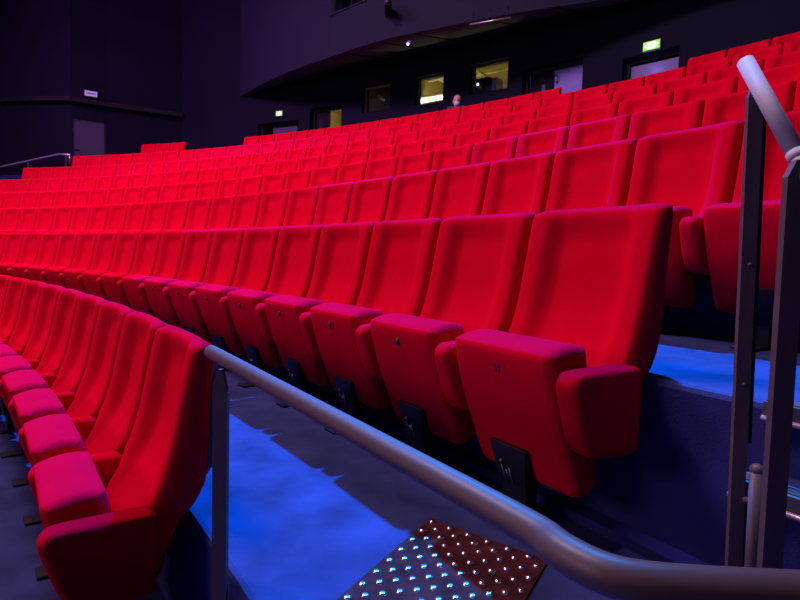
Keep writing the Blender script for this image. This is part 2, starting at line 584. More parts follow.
A_W0, A_W1 = .20, 1.2195                         # back wall from the right to the left corner
NW = 120
bw = [pol(WALL_R, A_W0 + (A_W1-A_W0)*i/NW)[:2] for i in range(NW+1)]
lw = lambda a: (a - A_W0)*WALL_R*(2*sin((A_W1-A_W0)/NW/2)/((A_W1-A_W0)/NW))
FZ = ROW_Z[7]
OPEN = dict(                                     # name: (angle right, angle left, z bottom, z top)
    d4=(.7405, .7750, FZ-.5, 3.90+ZO), d3=(.8020, .8480, FZ, 4.13+ZO),
    w2=(.8600, .8935, 3.82+ZO, 4.49+ZO), w1=(.9175, .9455, 3.79+ZO, 4.47+ZO), w0=(.9705, 1.0000, 3.80+ZO, 4.47+ZO),
    d1=(1.0230, 1.0595, FZ, 4.11+ZO), d0=(1.0725, 1.1225, FZ-.5, 3.83+ZO))
ops = [(lw(v[0]), lw(v[1]), v[2], v[3]) for v in OPEN.values()]
wall_back, _ = wall_run('wall_back', bw, FZ-.6, CEIL_Z, ops, M['wall'], .30, inward=-1)

cor = pol(WALL_R, A_W1)
lpts = [(cor.x, cor.y), (-8.95, 17.40), (-9.72, 16.85), (-10.7, 16.95), (-12.1, 17.25), (-16.5, 18.3), (-22, 19.6)]
d_l0 = (Vector(lpts[1])-Vector(lpts[0])).length
d_l1 = d_l0 + (Vector(lpts[2])-Vector(lpts[1])).length
wall_left, latt = wall_run('wall_left', lpts, -.2, CEIL_Z, [(d_l0+.03, d_l1-.02, 1.1+ZO, 3.76+ZO)], M['wall'], .12, inward=-1)
# a narrow projecting ledge along the left wall
bm = bmesh.new()
lz = 4.30 + ZO
ins = [Vector(p) for p in lpts]
offs = []
for i, p in enumerate(ins):
    d = (ins[min(i+1, len(ins)-1)] - ins[max(i-1, 0)]).normalized()
    nrm = Vector((-d.y, d.x))
    if nrm.y > 0: nrm = -nrm
    offs.append(p + nrm*.16)
for z0_, z1_ in ((lz-.09, lz+.03),):
    a = [(p.x, p.y, z0_) for p in ins]; b = [(p.x, p.y, z0_) for p in offs]; c = [(p.x, p.y, z1_) for p in offs]; d = [(p.x, p.y, z1_) for p in ins]
    strip(bm, a, b); strip(bm, b, c); strip(bm, c, d)
bmesh.ops.remove_doubles(bm, verts=bm.verts, dist=1e-4)
struct('trim_5', bm, M['black'])  # black stands in for the shadow line along the ledge
# left door leaf in its opening, slightly recessed
pa, na = latt(d_l0+.03); pb, nb = latt(d_l1-.02)
def panel(name, A, B, z0, z1, th, m, parent=None, nrm=None):
    """upright slab from A to B (x,y), thickness th towards nrm"""
    A, B = Vector(A), Vector(B); d = (B-A).normalized()
    n = Vector(nrm).normalized() if nrm is not None else Vector((-d.y, d.x))
    bm = bmesh.new()
    q = [A, B, B+n*th, A+n*th]
    lo = [bm.verts.new((p.x, p.y, z0)) for p in q]; hi = [bm.verts.new((p.x, p.y, z1)) for p in q]
    bm.faces.new(lo[::-1]); bm.faces.new(hi)
    for k in range(4): bm.faces.new((lo[k], lo[(k+1) % 4], hi[(k+1) % 4], hi[k]))
    return obj(name, bm, m, parent)
na = Vector(na)
dA, dB = Vector(pa)+na*.05, Vector(pb)+na*.05
dl = panel('door_1', dA, dB, 1.1+ZO, 3.74+ZO, .045, M['doorpaint'], nrm=na); dl['kind'] = 'structure'
dd = (dB-dA).normalized()
panel('door_frame', dA-na*.02, dA-na*.02+dd*.06, 1.1+ZO, 3.75+ZO, .03, M['black'], dl, nrm=na)
bm = bmesh.new(); hp = dA + dd*.72 - na*.02
add_tube(bm, [(hp.x, hp.y, 2.86+ZO), (hp.x+dd.x*.12, hp.y+dd.y*.12, 2.86+ZO)], .014, 8); obj('door_handle', bm, M['steel'], dl, True)

# ---- back wall openings
def on_wall(R, a): return pol(R, a)[:2]
def box_room(name, a0, a1, R0, R1, z0, z1, m):
    bm = bmesh.new(); n = 8
    f = lambda R, z: arc(R, a0, a1, z, n)
    strip(bm, f(R1, z0), f(R1, z1))
    strip(bm, f(R0, z0), f(R1, z0)); strip(bm, f(R0, z1), f(R1, z1))
    for a in (a0, a1):
        bm.faces.new([bm.verts.new(pol(R, a, z)) for R, z in ((R0, z0), (R1, z0), (R1, z1), (R0, z1))])
    bmesh.ops.remove_doubles(bm, verts=bm.verts, dist=1e-4)
    return struct(name, bm, m)
RB = WALL_R + .30
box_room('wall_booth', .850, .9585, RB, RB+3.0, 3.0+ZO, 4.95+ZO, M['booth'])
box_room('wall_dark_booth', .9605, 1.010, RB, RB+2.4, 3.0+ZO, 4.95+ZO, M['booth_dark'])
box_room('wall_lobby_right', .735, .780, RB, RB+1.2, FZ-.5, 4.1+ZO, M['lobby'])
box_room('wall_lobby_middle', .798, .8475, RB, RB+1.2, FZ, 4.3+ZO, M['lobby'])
box_room('wall_lobby_window_side', 1.020, 1.0615, RB, RB+1.2, FZ, 4.3+ZO, M['booth'])
box_room('wall_lobby_left', 1.069, 1.126, RB, RB+1.2, FZ-.5, 4.1+ZO, M['doorpaint'])

def window(n, key, m):
    a0, a1, z0, z1 = OPEN[key]
    R = WALL_R + .12
    A, B = Vector(on_wall(R, a0)), Vector(on_wall(R, a1))
    w = thing(f'window_{n}', '', '', (0, 0, 0)); del w['label']; del w['category']; w['kind'] = 'structure'
    d = (B-A).normalized(); nrm = Vector((d.y, -d.x))
    if nrm.dot(Vector((cos(a0), sin(a0)))) < 0: nrm = -nrm
    f = .035
    bm = bmesh.new()
    def slab(P, Q, za, zb, th=.06):
        q = [P, Q, Q+nrm*th, P+nrm*th]
        lo = [bm.verts.new((*p, za)) for p in q]; hi = [bm.verts.new((*p, zb)) for p in q]
        bm.faces.new(lo[::-1]); bm.faces.new(hi)
        for k in range(4): bm.faces.new((lo[k], lo[(k+1) % 4], hi[(k+1) % 4], hi[k]))
    slab(A, A+d*f, z0, z1); slab(B-d*f, B, z0, z1); slab(A+d*f, B-d*f, z0, z0+f); slab(A+d*f, B-d*f, z1-f, z1)
    obj('window_frame', bm, m, w)
    panel('pane', A+d*f+nrm*.03, B-d*f+nrm*.03, z0+f, z1-f, .006, M['glass'], w, nrm)
    return w
window(1, 'w2', M['black']); window(2, 'w1', M['black']); window(3, 'w0', M['brownframe'])

def tube_lamp(pts, r, label):
    t = thing('tube_lamp', label, 'lamp', pts[0])
    P0 = Vector(pts[0]); loc = [Vector(p)-P0 for p in pts]
    bm = bmesh.new(); add_tube(bm, loc, r, 10); obj('tube', bm, M['tube'], t, True)
    d = (loc[1]-loc[0]).normalized()
    bm = bmesh.new(); add_tube(bm, [loc[0]-d*.03+Vector((0, 0, r*1.5)), loc[1]+d*.03+Vector((0, 0, r*1.5))], r*.9, 8); obj('fitting', bm, M['track'], t, True)
    return t
def cyl_pt(R, u, v):
    d = ray(u, v); A = d.x*d.x+d.y*d.y; B = -2*(d.x*CX+d.y*CY); C = CX*CX+CY*CY-R*R
    k = (-B+math.sqrt(B*B-4*A*C))/(2*A); p = d*k; p.z += ZO; return p
tube_lamp([cyl_pt(31.2, 419, 101.3), cyl_pt(31.2, 447, 96.5)], .055, 'long bright fluorescent lamp low in the middle control room window')
tl = [('thin pale ceiling track crossing the top of the middle window', 31.6, (417, 84), (447, 77)),
      ('second pale ceiling track running diagonally in the middle window', 31.9, (430, 76), (446, 82)),
      ('pale ceiling track running diagonally in the right control room window', 31.6, (471, 67), (486, 76)),
      ('pale ceiling track along the top of the right control room window', 31.9, (471, 77), (509, 68)),
      ('pale diagonal beam inside the dark left control room window', 31.6, (371, 90), (384, 100))]
for lab, R, a, b in tl:
    bm = bmesh.new(); A, B = cyl_pt(R, *a), cyl_pt(R-.2, *b)
    add_tube(bm, [A, B], .036, 8); tag(obj('ceiling_track', bm, M['track'], None, True), lab, 'track')
# projector behind the right window
pp = cyl_pt(31.0, 484, 88)
pj = thing('film_projector', 'dark projector with round lens behind the right control room window', 'projector', (pp.x, pp.y, pp.z-.28), .86-PI/2)
bm = bmesh.new(); add_box(bm, -.24, .20, -.1, .5, .02, .50); bevel_all(bm, .02, 2); obj('body', bm, M['steel'], pj)
bm = bmesh.new(); add_tube(bm, [(-.02, -.24, .31), (-.02, -.05, .31)], .07, 14); obj('lens_barrel', bm, M['shell'], pj, True)
bm = bmesh.new(); add_tube(bm, [(-.02, -.250, .31), (-.02, -.236, .31)], .032, 12); obj('lens', bm, M['lens'], pj, True)
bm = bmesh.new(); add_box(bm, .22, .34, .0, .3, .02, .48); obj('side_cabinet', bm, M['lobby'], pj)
bm = bmesh.new(); add_box(bm, -.15, .15, 0, .4, -(pj.location.z-3.0-ZO), .02); obj('stand', bm, M['steel'], pj)

# doors of the back wall
def leaf(name, a0, a1, R, z0, z1, m, slit=None, parent=None):
    A, B = Vector(on_wall(R, a0)), Vector(on_wall(R, a1))
    o = panel(name, A, B, z0, z1, .05, m, parent, Vector((cos(a0), sin(a0))))
    if not parent: o['kind'] = 'structure'
    if slit:
        d = B-A; nrm = Vector((cos(a0), sin(a0)))
        panel('glass_slit', A+d*slit[0]-nrm*.006, A+d*slit[1]-nrm*.006, z0+.5, z1-.25, .005, slit[2], o, nrm)
    return o
R_L = WALL_R + .22
d3 = leaf('door_2', .8282, .8450, R_L, FZ, 4.05+ZO, M['darkleaf'], (.30, .45, M['doorpaint']))
d4 = leaf('door_3', .7405, .7755, R_L, FZ-.5, 3.78+ZO, M['litdoor'])
d1 = leaf('door_4', 1.0420, 1.0590, R_L, FZ, 4.08+ZO, M['darkleaf'], (.45, .72, M['black']))
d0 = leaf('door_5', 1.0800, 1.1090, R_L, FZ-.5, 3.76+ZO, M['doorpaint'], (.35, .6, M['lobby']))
# door casings in dark trim just inside the reveals
def casing(parent, key):
    a0, a1, z0, z1 = OPEN[key]; R = WALL_R + .16; w = .07/WALL_R
    for p, q, za, zb in ((a0, a0+w, z0, z1), (a1-w, a1, z0, z1), (a0+w, a1-w, z1-.08, z1)):
        panel('casing', on_wall(R, p), on_wall(R, q), za, zb, .06, M['black'], parent, Vector((cos(a0), sin(a0))))
for dd_, k in ((d3, 'd3'), (d4, 'd4'), (d1, 'd1'), (d0, 'd0')): casing(dd_, k)
bm = bmesh.new(); hpt = Vector(on_wall(R_L-.03,   .8245)); hz = cyl_pt(R_L, 557, 79).z
add_tube(bm, [(hpt.x, hpt.y, hz-.09), (hpt.x, hpt.y, hz+.09)], .016, 8); obj('leaf_glint', bm, M['chrome'], d3, True)  # chrome bar added for the reflection spot on the pale leaf
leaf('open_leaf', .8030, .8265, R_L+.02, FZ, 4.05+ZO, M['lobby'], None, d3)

# exit signs
def exit_sign(u, v, R, w, h, label, tilt=0):
    p = cyl_pt(R, u, v); a = math.atan2(p.y-CY, p.x-CX)
    t = thing('exit_sign', label, 'sign', p, a - PI/2)
    bm = bmesh.new(); add_box(bm, -w/2-.012, w/2+.012, 0, R and .06, -h/2-.012, h/2+.012); bevel_all(bm, .006, 1); obj('case', bm, M['sign_case'], t)
    bm = bmesh.new(); add_box(bm, -w/2, w/2, -.006, .002, -h/2, h/2); obj('face', bm, M['sign_green'], t)
    bm = bmesh.new(); add_box(bm, -w*.27, w*.27, -.010, -.004, -h*.36, h*.36); obj('lit_panel', bm, M['sign_white'], t)
    bm = bmesh.new()                                      # two arrows at the ends and a bar in the middle
    for sg in (-1, 1):
        v3 = [bm.verts.new((sg*w*k, -.0125, h*q)) for k, q in ((.44, 0), (.32, .22), (.32, -.22))]; bm.faces.new(v3)
    add_box(bm, -w*.2, w*.2, -.0125, -.009, -h*.04, h*.04)
    obj('symbol', bm, M['sign_white'], t)
    return t
exit_sign(651.5, 45.3, WALL_R-.07, .30, .15, 'lit green and white exit sign above the right doorway')
exit_sign(279, 113.5, WALL_R-.07, .22, .13, 'small lit exit sign above the left doorway')
# lilac sign on the left wall
p, n = latt(d_l0 + .48)
sp = at_depth(91, 94, p.y-.06)
sg = thing('wall_sign', 'small lilac lit sign with dark lettering lines on left wall above the door', 'sign', sp, math.atan2(lpts[1][1]-lpts[2][1], lpts[1][0]-lpts[2][0]))
bm = bmesh.new(); add_box(bm, -.17, .17, -.03, .05, -.085, .085); bevel_all(bm, .008, 1); obj('case', bm, M['sign_case'], sg)
bm = bmesh.new(); add_box(bm, -.155, .155, -.034, -.029, -.07, .07); obj('face', bm, M['sign_lilac'], sg)
bm = bmesh.new()
for k in range(7): add_box(bm, -.125+k*.036, -.10+k*.036, -.037, -.033, -.025+.006*(k % 2), .028)
obj('lettering', bm, M['doorpaint'], sg)

# ------------------------------------------------------------------ projection booth bay: fascia and soffit
SZ = 4.70 + ZO
fz_pts = [(5.4, 8.7), (4.45, 9.85), (3.42, 10.55), (2.45, 10.99), (1.41, 11.54), (.25, 12.22), (-.39, 12.62), (-1.07, 13.17), (-1.84, 13.91), (-2.70, 14.73), (-3.72, 15.85), (-5.04, 17.58), (-5.30, 17.95)]
fc = [(p.x, p.y) for p in catmull([(x, y, 0) for x, y in fz_pts], 5)]
Lf = [0]
for a, b in zip(fc, fc[1:]): Lf.append(Lf[-1] + (Vector(b)-Vector(a)).length)
def len_at_ratio(rt):
    best = min(range(len(fc)), key=lambda i: abs(fc[i][0]/fc[i][1] - rt)); return Lf[best], fc[best]
l_b, p_b = len_at_ratio(-.137); l_a, p_a = len_at_ratio(-.075)
wz = p_b[1]*.412 + ZO
fas, fatt = wall_run('wall_booth_front', fc, SZ, CEIL_Z, [(l_a, l_b, wz-.05, wz+1.0)], M['fascia'], .35, inward=-1)
for p in fas.data.polygons: p.use_smooth = True
# soffit
bm = bmesh.new()
fa = [bm.verts.new((x, y, SZ)) for x, y in fc]
def to_wall(x, y):
    a = math.atan2(y-CY, x-CX); q = pol(WALL_R, a); return (q.x, q.y, SZ + .40*min(1, (WALL_R - math.hypot(x-CX, y-CY))/1.5))
wa = [bm.verts.new(to_wall(x, y)) for x, y in fc]
for i in range(len(fc)-1): bm.faces.new((fa[i], fa[i+1], wa[i+1], wa[i]))
struct('ceiling', bm, M['soffit'])
# soffit panel seams
for i, k in enumerate((14, 20, 26, 32, 38)):
    bm = bmesh.new(); x, y = fc[k]; w = to_wall(x, y)
    add_tube(bm, [(x*.97+w[0]*.03, y*.97+w[1]*.03, SZ*.97+w[2]*.03-.008), (x*.1+w[0]*.9, y*.1+w[1]*.9, SZ*.1+w[2]*.9-.008)], .012, 6)
    struct(f'trim_{6+i}', bm, M['wall'])
# booth window in the fascia
w4 = thing('window_4', '', '', (0, 0, 0)); del w4['label']; del w4['category']; w4['kind'] = 'structure'
P0, n0_ = fatt(l_a); P1, n1_ = fatt(l_b)
nn_ = Vector((n0_+n1_)).normalized()
d_ = (P1-P0).normalized()
panel('pane', P0+nn_*.15, P1+nn_*.15, wz-.05, wz+1.0, .006, M['glass'], w4, nn_)
for k in (0, .5, .97):
    q = P0 + (P1-P0)*k
    panel('window_bar', q+nn_*.10, q+d_*.035+nn_*.10, wz-.05, wz+1.0, .05, M['black'], w4, nn_)
panel('sill', P0-nn_*.03, P1-nn_*.03, wz-.09, wz-.05, .2, M['fascia'], w4, nn_)
panel('backing', P0+nn_*.9-d_*.6, P1+nn_*.9+d_*.6, wz-.5, wz+1.6, .03, M['wall'], w4, nn_)
bx = P0 + (P1-P0)*.32 + nn_*.4
bm = bmesh.new(); add_box(bm, bx.x-.06, bx.x+.06, bx.y-.05, bx.y+.05, wz-.02, wz+.30); bevel_all(bm, .01, 1)
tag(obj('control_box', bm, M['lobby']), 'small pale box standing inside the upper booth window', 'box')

# little spotlights and a lighting bar under the soffit
def on_soffit(u, v, z=SZ):
    d = ray(u, v); k = (z-ZO)/d.z; p = d*k; p.z += ZO; return p
sp0 = on_soffit(409, 44, SZ-.14)
t = thing('soffit_spotlight', 'small lit white spotlight hanging under the curved soffit', 'lamp', (sp0.x, sp0.y, SZ))
bm = bmesh.new(); add_tube(bm, [(0, 0, -.001), (0, 0, -.09)], .012, 8); obj('stem', bm, M['steel'], t, True)
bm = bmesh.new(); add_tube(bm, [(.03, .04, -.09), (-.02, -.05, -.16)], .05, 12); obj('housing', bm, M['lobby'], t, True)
bm = bmesh.new(); add_tube(bm, [(-.021, -.052, -.1615), (-.023, -.056, -.165)], .026, 12); obj('lens', bm, M['lens'], t, True)
b0, b1 = on_soffit(470, 24.5, SZ-.22), on_soffit(511, 17.5, SZ-.22)
t = thing('lighting_bar', 'thin metal lighting bar slung under the soffit left of the right windows', 'bar', b0)
bm = bmesh.new(); add_tube(bm, [(0, 0, 0), b1-b0], .018, 8); obj('bar', bm, M['chrome'], t, True)
for k in (.08, .5, .92):
    q = (b1-b0)*k; bm = bmesh.new(); add_tube(bm, [q, q+Vector((0, 0, .215))], .012, 6); obj('hanger', bm, M['steel'], t, True)
sp1 = on_soffit(388, 5, SZ+1.2)
t = thing('wall_camera', 'small dark fixture on the booth front right of its window', 'fixture', at_depth(388, 5, 12.25))
bm = bmesh.new(); add_box(bm, -.07, .07, -.16, .5, -.08, .08); bevel_all(bm, .015, 1); obj('housing', bm, M['steel'], t)
bm = bmesh.new(); add_tube(bm, [(0, -.175, 0), (0, -.15, 0)], .05, 10); obj('lens', bm, M['shell'], t, True)

# ceiling far above and dark side wall on the right
bm = bmesh.new()
strip(bm, arc(15, A_RIGHT, A_LEFT+.1, CEIL_Z, 20), arc(36, A_RIGHT, A_LEFT+.1, CEIL_Z, 20)); struct('ceiling', bm, M['soffit'])

# ------------------------------------------------------------------ handrails
def flat_post(bm, base, top_z, w, th, ang, point=.05, lean=0):
    """flat bar with a pointed (chamfered) top"""
    c, s = cos(ang), sin(ang)
    prof = [(-w/2, base.z), (w/2, base.z), (w/2, top_z-point), (w*.12, top_z), (-w*.12, top_z), (-w/2, top_z-point*.55)]
    A = []; B = []
    for x, z in prof:
        A.append(bm.verts.new((base.x + x*c - th/2*s*-1*-1, base.y + x*s + th/2*c, z)))
        B.append(bm.verts.new((base.x + x*c + th/2*s, base.y + x*s - th/2*c, z)))
    for v in A + B: v.co.x += lean*(top_z - v.co.z)
    n = len(prof)
    bm.faces.new(A); bm.faces.new(B[::-1])
    for k in range(n): bm.faces.new((A[k], A[(k+1) % n], B[(k+1) % n], B[k]))

zr = -.284 + ZO
def on_s(r, s_, u, v):
    a = ROW_A[r]; o = pol(ROW_R[r], a); fw = Vector((-cos(a), -sin(a), 0)); d = ray(u, v)
    k = (o.dot(fw)+s_)/d.dot(fw); p = d*k; p.z += ZO; return p
RS = .03
def on_z(z, u, v):
    d = ray(u, v); k = (z-ZO)/d.z; p = d*k; p.z += ZO; return p
r0 = on_s(0, RS, 211, 349)
r1 = on_s(0, RS, 525, 527)
pts = [r0.lerp(r1, k/5) for k in range(6)]
for p in pts: p.z = zr + (p.z-zr)*.5
pts += [on_z(zr, 560, 550), on_z(zr, 590, 567), on_z(zr, 618, 577.5), on_z(zr, 655, 584), on_z(zr, 720, 589), on_z(zr, 800, 593), on_z(zr, 870, 596)]
gp = on_s(0, .058, 220.5, 480); gp.z = ROW_Z[0]
gr = thing('guard_rail', 'dark purple tubular guard rail running past the lowest row in the foreground', 'handrail', gp)
g0 = gr.location.copy()
bm = bmesh.new(); add_tube(bm, [p-g0 for p in catmull(pts, 6)],   .0188, 24); obj('rail', bm, M['rail'], gr, True)
bm = bmesh.new(); flat_post(bm, Vector((0, 0, 0)), zr-.005-g0.z, .038, .014, -.12, .06); obj('post', bm, M['post'], gr)
bm = bmesh.new(); add_box(bm, -.055, .055, -.04, .04, 0, .012); obj('base_plate', bm, M['post'], gr)
bm = bmesh.new(); 
for z in (.16, .24): add_tube(bm, [(.004, -.007, z), (.004, -.014, z)], .007, 8)
obj('bolt', bm, M['steel'], gr, True)
# second post of the guard rail beyond the picture, carrying the return
pr = on_z(zr, 860, 595) - g0
bm = bmesh.new(); flat_post(bm, Vector((pr.x, pr.y, 0)), zr-.005-g0.z, .038, .014, .2, .06); obj('post', bm, M['post'], gr)

# stair handrail on the right: tube and two flat bars
h_top, h_bot = at_depth(745.5, 62, 1.28), at_depth(795, 152, 1.13)
hr = thing('stair_handrail', 'lavender lit tubular handrail on two tall posts at right', 'handrail', (at_depth(741, 400, 1.26).x, 1.26, ROW_Z[1]))
k0 = hr.location.copy()
d = (h_top-h_bot).normalized()
bm = bmesh.new(); add_tube(bm, [h_top-k0, h_bot-k0], .0172, 24); obj('rail', bm, M['raillit'], hr, True)
bm = bmesh.new(); add_tube(bm, [h_bot-k0-d*.002, h_bot-k0-d*.022], .0179, 24); obj('rail_joint', bm, M['raillit'], hr, True)
q = h_bot-k0-d*.02
bm = bmesh.new(); add_tube(bm, catmull([q, q-d*.05, q-d*.09+Vector((.03, 0, .0)), q-d*.10+Vector((.14, -.02, -.0)), q-d*.10+Vector((.4, -.06, -.0))], 5), .0172, 20); obj('rail_return', bm, M['raillit'], hr, True)
pb_ = at_depth(745.5, 250, 1.26)
bm = bmesh.new(); flat_post(bm, Vector((pb_.x-k0.x-.006, 0, 0)), at_depth(750, 82, 1.26).z-k0.z, .030, .016, -.15, .06, .030)
obj('post', bm, M['post'], hr)
bm = bmesh.new(); add_box(bm, pb_.x-k0.x+.008, pb_.x-k0.x+.020, -.004, .030, .42, at_depth(750, 110, 1.26).z-k0.z)
for v in bm.verts: v.co.x += .030*(at_depth(750, 82, 1.26).z-k0.z - v.co.z)
obj('cover_strip', bm, M['steel'], hr)
p2_ = at_depth(785.5, 300, 1.10)
bm = bmesh.new(); flat_post(bm, Vector((p2_.x-k0.x, p2_.y-k0.y, 0)), at_depth(788, 160, 1.1).z-k0.z, .042, .016, .05, .06, .014); obj('post', bm, M['post'], hr)
for (x, y) in ((pb_.x-k0.x+.036, 0), (p2_.x-k0.x+.016, p2_.y-k0.y)):
    bm = bmesh.new(); add_box(bm, x-.05, x+.05, y-.04, y+.04, 0, .012); obj('base_plate', bm, M['post'], hr)
bm = bmesh.new()
for v in (265, 385): 
    z = at_depth(750, v, 1.25).z - k0.z; bx_ = pb_.x-k0.x-.006 + .030*(at_depth(750, 82, 1.26).z-k0.z - z); add_tube(bm, [(bx_, -.004, z), (bx_, -.012, z)], .005, 8)
obj('bolt', bm, M['post'], hr, True)
# low blue-lit metal tube between the two posts
tb0 = at_depth(757, 470, 1.19); tb1 = at_depth(752.5, 575, 1.19)
t = thing('stair_edge_tube', 'short upright metal tube with rounded top between the stair handrail posts', 'tube', (tb1.x, tb1.y, ROW_Z[1]))
bm = bmesh.new(); add_tube(bm, [(0, 0, 0), tb0-Vector((tb1.x, tb1.y, ROW_Z[1]))], .0135, 16)
obj('tube', bm, M['rail'], t, True)
bm = bmesh.new()
c_ = tb0-Vector((tb1.x, tb1.y, ROW_Z[1])); bmesh.ops.create_uvsphere(bm, u_segments=14, v_segments=8, radius=.0145, matrix=Matrix.Translation(c_)); obj('cap', bm, M['rail'], t, True)

# far left handrail by the side door
y_h = 16.55
hp_ = [at_depth(-90, 189.5, y_h), at_depth(0, 167, y_h), at_depth(59, 154.3, y_h), at_depth(69.5, 154.6, y_h), at_depth(70, 164, y_h)]
t = thing('side_handrail', 'thin pale metal handrail descending beside the far left door', 'handrail', (hp_[2].x, y_h, ROW_Z[5]))
k1 = t.location.copy()
bm = bmesh.new(); add_tube(bm, [p-k1 for p in hp_], .028, 10); obj('rail', bm, M['chrome'], t, True)
for u, v in ((28, 161), (66, 154.5), (-60, 182)):
    p = at_depth(u, v, y_h)-k1; bm = bmesh.new(); add_tube(bm, [(p.x, 0, -.9), (p.x, 0, p.z)], .016, 8); obj('post', bm, M['post'], t, True)

# ------------------------------------------------------------------ tactile plate with steel studs
zp = ROW_Z[1]
c1, c2, c3 = on_z(zp, 430, 520), on_z(zp, 548, 562), on_z(zp, 358, 600)
e1 = (c2-c1); w_ = e1.length; e1.normalize()
e2 = Vector((e1.y, -e1.x, 0)) 
if e2.dot(c3-c1) < 0: e2 = -e2
mid_dir = ((c3-c1).normalized()*.6 + e2*.4).normalized(); e2 = mid_dir
tp = thing('tactile_plate', 'dark studded tactile plate on the carpet under the guard rail', 'plate', c1)
H_ = .56
bm = bmesh.new()
cs = [Vector((0, 0, 0)), e1*w_, e1*w_+e2*H_, e2*H_]
lo = [bm.verts.new(p) for p in cs]; hi = [bm.verts.new(p+Vector((0, 0, .006))) for p in cs]
bm.faces.new(lo[::-1]); bm.faces.new(hi)
for k in range(4): bm.faces.new((lo[k], lo[(k+1) % 4], hi[(k+1) % 4], hi[k]))
obj('base', bm, M['tactile'], tp)
bm = bmesh.new()
prof = [(.0105, 0), (.0100, .0035), (.0075, .0055), (.0035, .0062)]
seg = 12; rings = []
for rr_, z in prof: rings.append([bm.verts.new((rr_*cos(2*PI*k/seg), rr_*sin(2*PI*k/seg), z)) for k in range(seg)])
for A, B in zip(rings, rings[1:]):
    for k in range(seg): bm.faces.new((A[k], A[(k+1) % seg], B[(k+1) % seg], B[k]))
bm.faces.new(rings[-1])
stud0 = obj('stud', bm, M['stud'], None, True); COL.objects.unlink(stud0)
nu, nv = 6, 17
sp_u = (w_-.036)/5.5; sp_v = (H_-.036)/(nv-1)
cnt = 0
for j in range(nv):
    for i in range(nu):
        if cnt >= 100: break
        u = .018 + (i + (.5 if j % 2 else 0))*sp_u
        if u > w_-.012: continue
        o = stud0.copy(); COL.objects.link(o); o.parent = tp
        o.location = e1*u + e2*(.018 + j*sp_v*1.0) + Vector((0, 0, .006)); cnt += 1

# ------------------------------------------------------------------ the person behind the back row
def skin_figure(name, joints, bones, m, parent, root=0):
    me = bpy.data.meshes.new(name); me.from_pydata([j[0] for j in joints], bones, [])
    o = bpy.data.objects.new(name, me); COL.objects.link(o); o.parent = parent; me.materials.append(m)
    md = o.modifiers.new('Skin', 'SKIN'); md.use_smooth_shade = True
    for i, (_, r) in enumerate(joints): me.skin_vertices[0].data[i].radius = (r, r) if not isinstance(r, tuple) else r
    me.skin_vertices[0].data[root].use_root = True
    sb = o.modifiers.new('Sub', 'SUBSURF'); sb.levels = 2; sb.render_levels = 2
    return o
hd = cyl_pt(28.98, 457.5, 101.5)
pa_ = math.atan2(hd.y-CY, hd.x-CX)
pz = ROW_Z[7]
hh = hd.z - pz
per = thing('person', 'bald person in dark shirt and pale face mask behind the back row', 'person', (hd.x, hd.y, pz), pa_ - PI/2)
k = hh/1.50
J = [((0, 0, .86*k), .13), ((0, .0, 1.05*k), .12), ((-.03, .0, 1.26*k), .14), ((-.01, 0, 1.36*k), .07), ((0, -.01, 1.42*k), .055),
     ((.15, .0, 1.30*k), .07), ((.24, -.03, 1.0*k), .045), ((.20, -.2, .86*k), .036), ((-.20, 0, 1.33*k), .085), ((-.24, -.03, 1.0*k), .045), ((-.20, -.2, .86*k), .036),
     ((.09, 0, .80*k), .09), ((.10, -.01, .45*k), .065), ((.10, .02, .09), .045), ((.10, -.12, .035), .035), ((-.09, 0, .80*k), .09), ((-.10, -.01, .45*k), .065), ((-.10, .02, .09), .045), ((-.10, -.12, .035), .035)]
Bn = [(0, 1), (1, 2), (2, 3), (3, 4), (2, 5), (5, 6), (6, 7), (2, 8), (8, 9), (9, 10), (0, 11), (11, 12), (12, 13), (13, 14), (0, 15), (15, 16), (16, 17), (17, 18)]
skin_figure('body', J, Bn, M['shirt'], per)
hk = Matrix.Translation((0, 0, hh)) @ Matrix.Rotation(.55, 4, 'Z') @ Matrix.Scale(1.12, 4)      # turned to the right of the picture
def ell(bm, c, r, seg=20):
    bmesh.ops.create_uvsphere(bm, u_segments=seg, v_segments=seg//2+2, radius=1, matrix=hk @ Matrix.Translation(c) @ Matrix.Diagonal((*r, 1)))
bm = bmesh.new()
ell(bm, (0, .01, .02), (.078, .098, .105)); ell(bm, (0, -.03, -.065), (.058, .066, .065)); ell(bm, (0, -.098, -.005), (.014, .02, .024), 10)
for sx in (-1, 1): ell(bm, (sx*.079, .015, -.01), (.012, .022, .032), 10)
obj('head', bm, M['skin'], per, True)
bm = bmesh.new(); ell(bm, (0, -.048, -.055), (.062, .066, .050)); obj('face_mask', bm, M['mask'], per, True)
bm = bmesh.new()
for sx in (-1, 1): ell(bm, (sx*.032, -.080, .015), (.012, .008, .008), 10)
obj('eye', bm, M['eye'], per, True)
bm = bmesh.new(); ell(bm, (0, .045, .0), (.076, .07, .07)); obj('hair', bm, M['hair'], per, True)
bm = bmesh.new()
for sx in (-1, 1):
    hb = Vector((sx*.20, -.2, .86*k))
    add_tube(bm, [hb, hb+Vector((0, -.07, -.01))], .032, 10)
    for q in range(4): add_tube(bm, [hb+Vector((-.024+q*.016, -.06, 0)), hb+Vector((-.026+q*.017, -.11, -.01)), hb+Vector((-.026+q*.017, -.14, -.035))], .008, 6)
    add_tube(bm, [hb+Vector((-sx*.03, -.03, 0)), hb+Vector((-sx*.06, -.08, -.01))], .009, 6)
obj('hands', bm, M['skin'], per, True)

